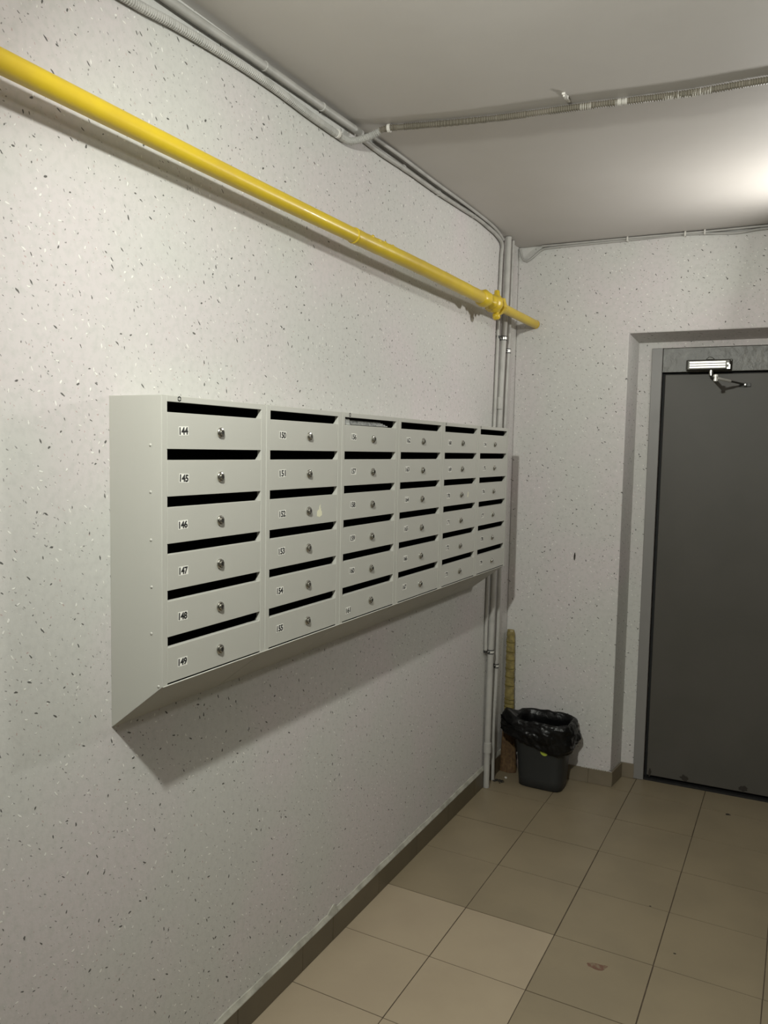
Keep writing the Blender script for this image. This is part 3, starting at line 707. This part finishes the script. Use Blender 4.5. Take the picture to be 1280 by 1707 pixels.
# ------------------------------------------------------------------ broom in the corner
br = thing('broom', 'straw hand broom with olive bound handle standing in the corner behind the bin', 'broom', (.050, -.055, .0))
lean = lambda z: (-.0135*(z/.76), .020*(z/.76))
def sect(z, hx, hy, seg=28, jag=0.0, seed=0):
    cx, cy = lean(z)
    return [(cx + hx*math.cos(2*math.pi*k/seg)*(1+jag*math.sin(k*seg*.31+seed)), cy + hy*math.sin(2*math.pi*k/seg)*(1+jag*math.cos(k*5.3+seed)), z) for k in range(seg)]
bm = BM(); rings = []
zs = [(.30+.0077*i) for i in range(60)]
for i, z in enumerate(zs):
    w = .0215 + (.76-z)*.012; groove = -.0022 if i % 6 == 0 else .0006*math.sin(i*2.2)
    if z > .745: w *= .86
    pts = []
    for kk, p in enumerate(sect(z, w+groove, (w+groove)*.62, 28, .03, i*.7)):       # a groove between the two front strands
        ang = 2*math.pi*kk/28; da = abs((ang - math.radians(287) + math.pi) % (2*math.pi) - math.pi)
        f = 1 - .16*math.exp(-(da/.22)**2); cx, cy = lean(z)
        pts.append((cx+(p[0]-cx)*f, cy+(p[1]-cy)*f, z))
    rings.append([bm.verts.new(p) for p in pts])
loft(bm, rings); bm.faces.new(rings[0][::-1]); bm.faces.new(rings[-1])
new_obj('handle', bm, M['straw'], br, smooth=True)
for zb in (.345, .366, .387, .46, .505, .55, .595, .64, .69):
    bm = BM(); rg = []
    for dz, e in ((-.0035, .0), (-.002, .0018), (.002, .0018), (.0035, .0)):
        z = zb+dz; w = .0215 + (.76-z)*.012 + e
        rg.append([bm.verts.new(p) for p in sect(z, w, w*.64, 28)])
    loft(bm, rg); bm.faces.new(rg[0][::-1]); bm.faces.new(rg[-1]); new_obj('binding', bm, M['tapeband'], br, smooth=True)
bm = BM(); rings = []
for i in range(14):
    z = .002 + (.305-.002)*i/13; w = .0285 + (.305-z)*.055
    rings.append([bm.verts.new(p) for p in sect(z, w, .017+(.305-z)*.03, 40, .05, 0.3)])
loft(bm, rings); bm.faces.new(rings[0][::-1]); bm.faces.new(rings[-1]); new_obj('brush_head', bm, M['straw_low'], br)
bm = BM()
for k in range(90):
    a = random.uniform(0, 2*math.pi); c_, s_ = math.cos(a), math.sin(a)
    x0, y0 = .0285*c_, .017*s_; x1, y1 = .045*c_*random.uniform(.9, 1.02), .026*s_*random.uniform(.9, 1.02)
    l0, l1 = lean(.30), lean(.0)
    tube(bm, [(x0+l0[0], y0+l0[1], .30), ((x0+x1)/2+.001*c_, (y0+y1)/2, .15), (x1, y1, .003)], .0011, seg=4, step=.16)
o = new_obj('bristles', bm, M['straw_low'], br); o['kind'] = 'stuff'

# ------------------------------------------------------------------ litter
bm = BM(); bmesh.ops.create_icosphere(bm, subdivisions=2, radius=.007)
for v in bm.verts: v.co *= 1 + .4*noise.noise(v.co*160); v.co.z *= .6
o = new_obj('plaster_crumb', bm, M['white']); o.location = (.073, -.150, .0045); tag(o, 'white plaster crumb on the floor between the riser pipes and the bin', 'debris')
bm = BM()
for i in range(22):
    m_ = bmesh.ops.create_icosphere(bm, subdivisions=1, radius=random.uniform(.003, .008))
    off = Vector((random.gauss(0, .014), random.gauss(0, .009), .002))
    for v in m_['verts']: v.co = Vector((v.co.x*1.2, v.co.y, v.co.z*.55))*(1+.5*noise.noise(v.co*300+off*90)) + off; v.co.z = max(0, v.co.z)
o = new_obj('dirt_heap', bm, M['soot']); o.location = (.062, -.205, .0006); o['kind'] = 'stuff'; tag(o, 'small heap of dark dirt at the foot of the slim riser pipe', 'dirt')
bm = BM(); rings = []
for i in range(9):
    t_ = i/8; w = .008+.013*math.sin(math.pi*min(1, t_*1.05+.02))
    rings.append([bm.verts.new((w*math.cos(2*math.pi*k/10)*(1+.3*math.sin(k*3+i)), .009*math.sin(2*math.pi*k/10), .001+.13*t_)) for k in range(10)])
loft(bm, rings); bm.faces.new(rings[0][::-1]); bm.faces.new(rings[-1])
o = new_obj('paper_scrap', bm, mat('pale_pink_paper', (.30, .24, .23), .7), smooth=True); o.location = (.112, -.034, .0006)
tag(o, 'pale crumpled paper scrap between the broom and the trash bin', 'paper')
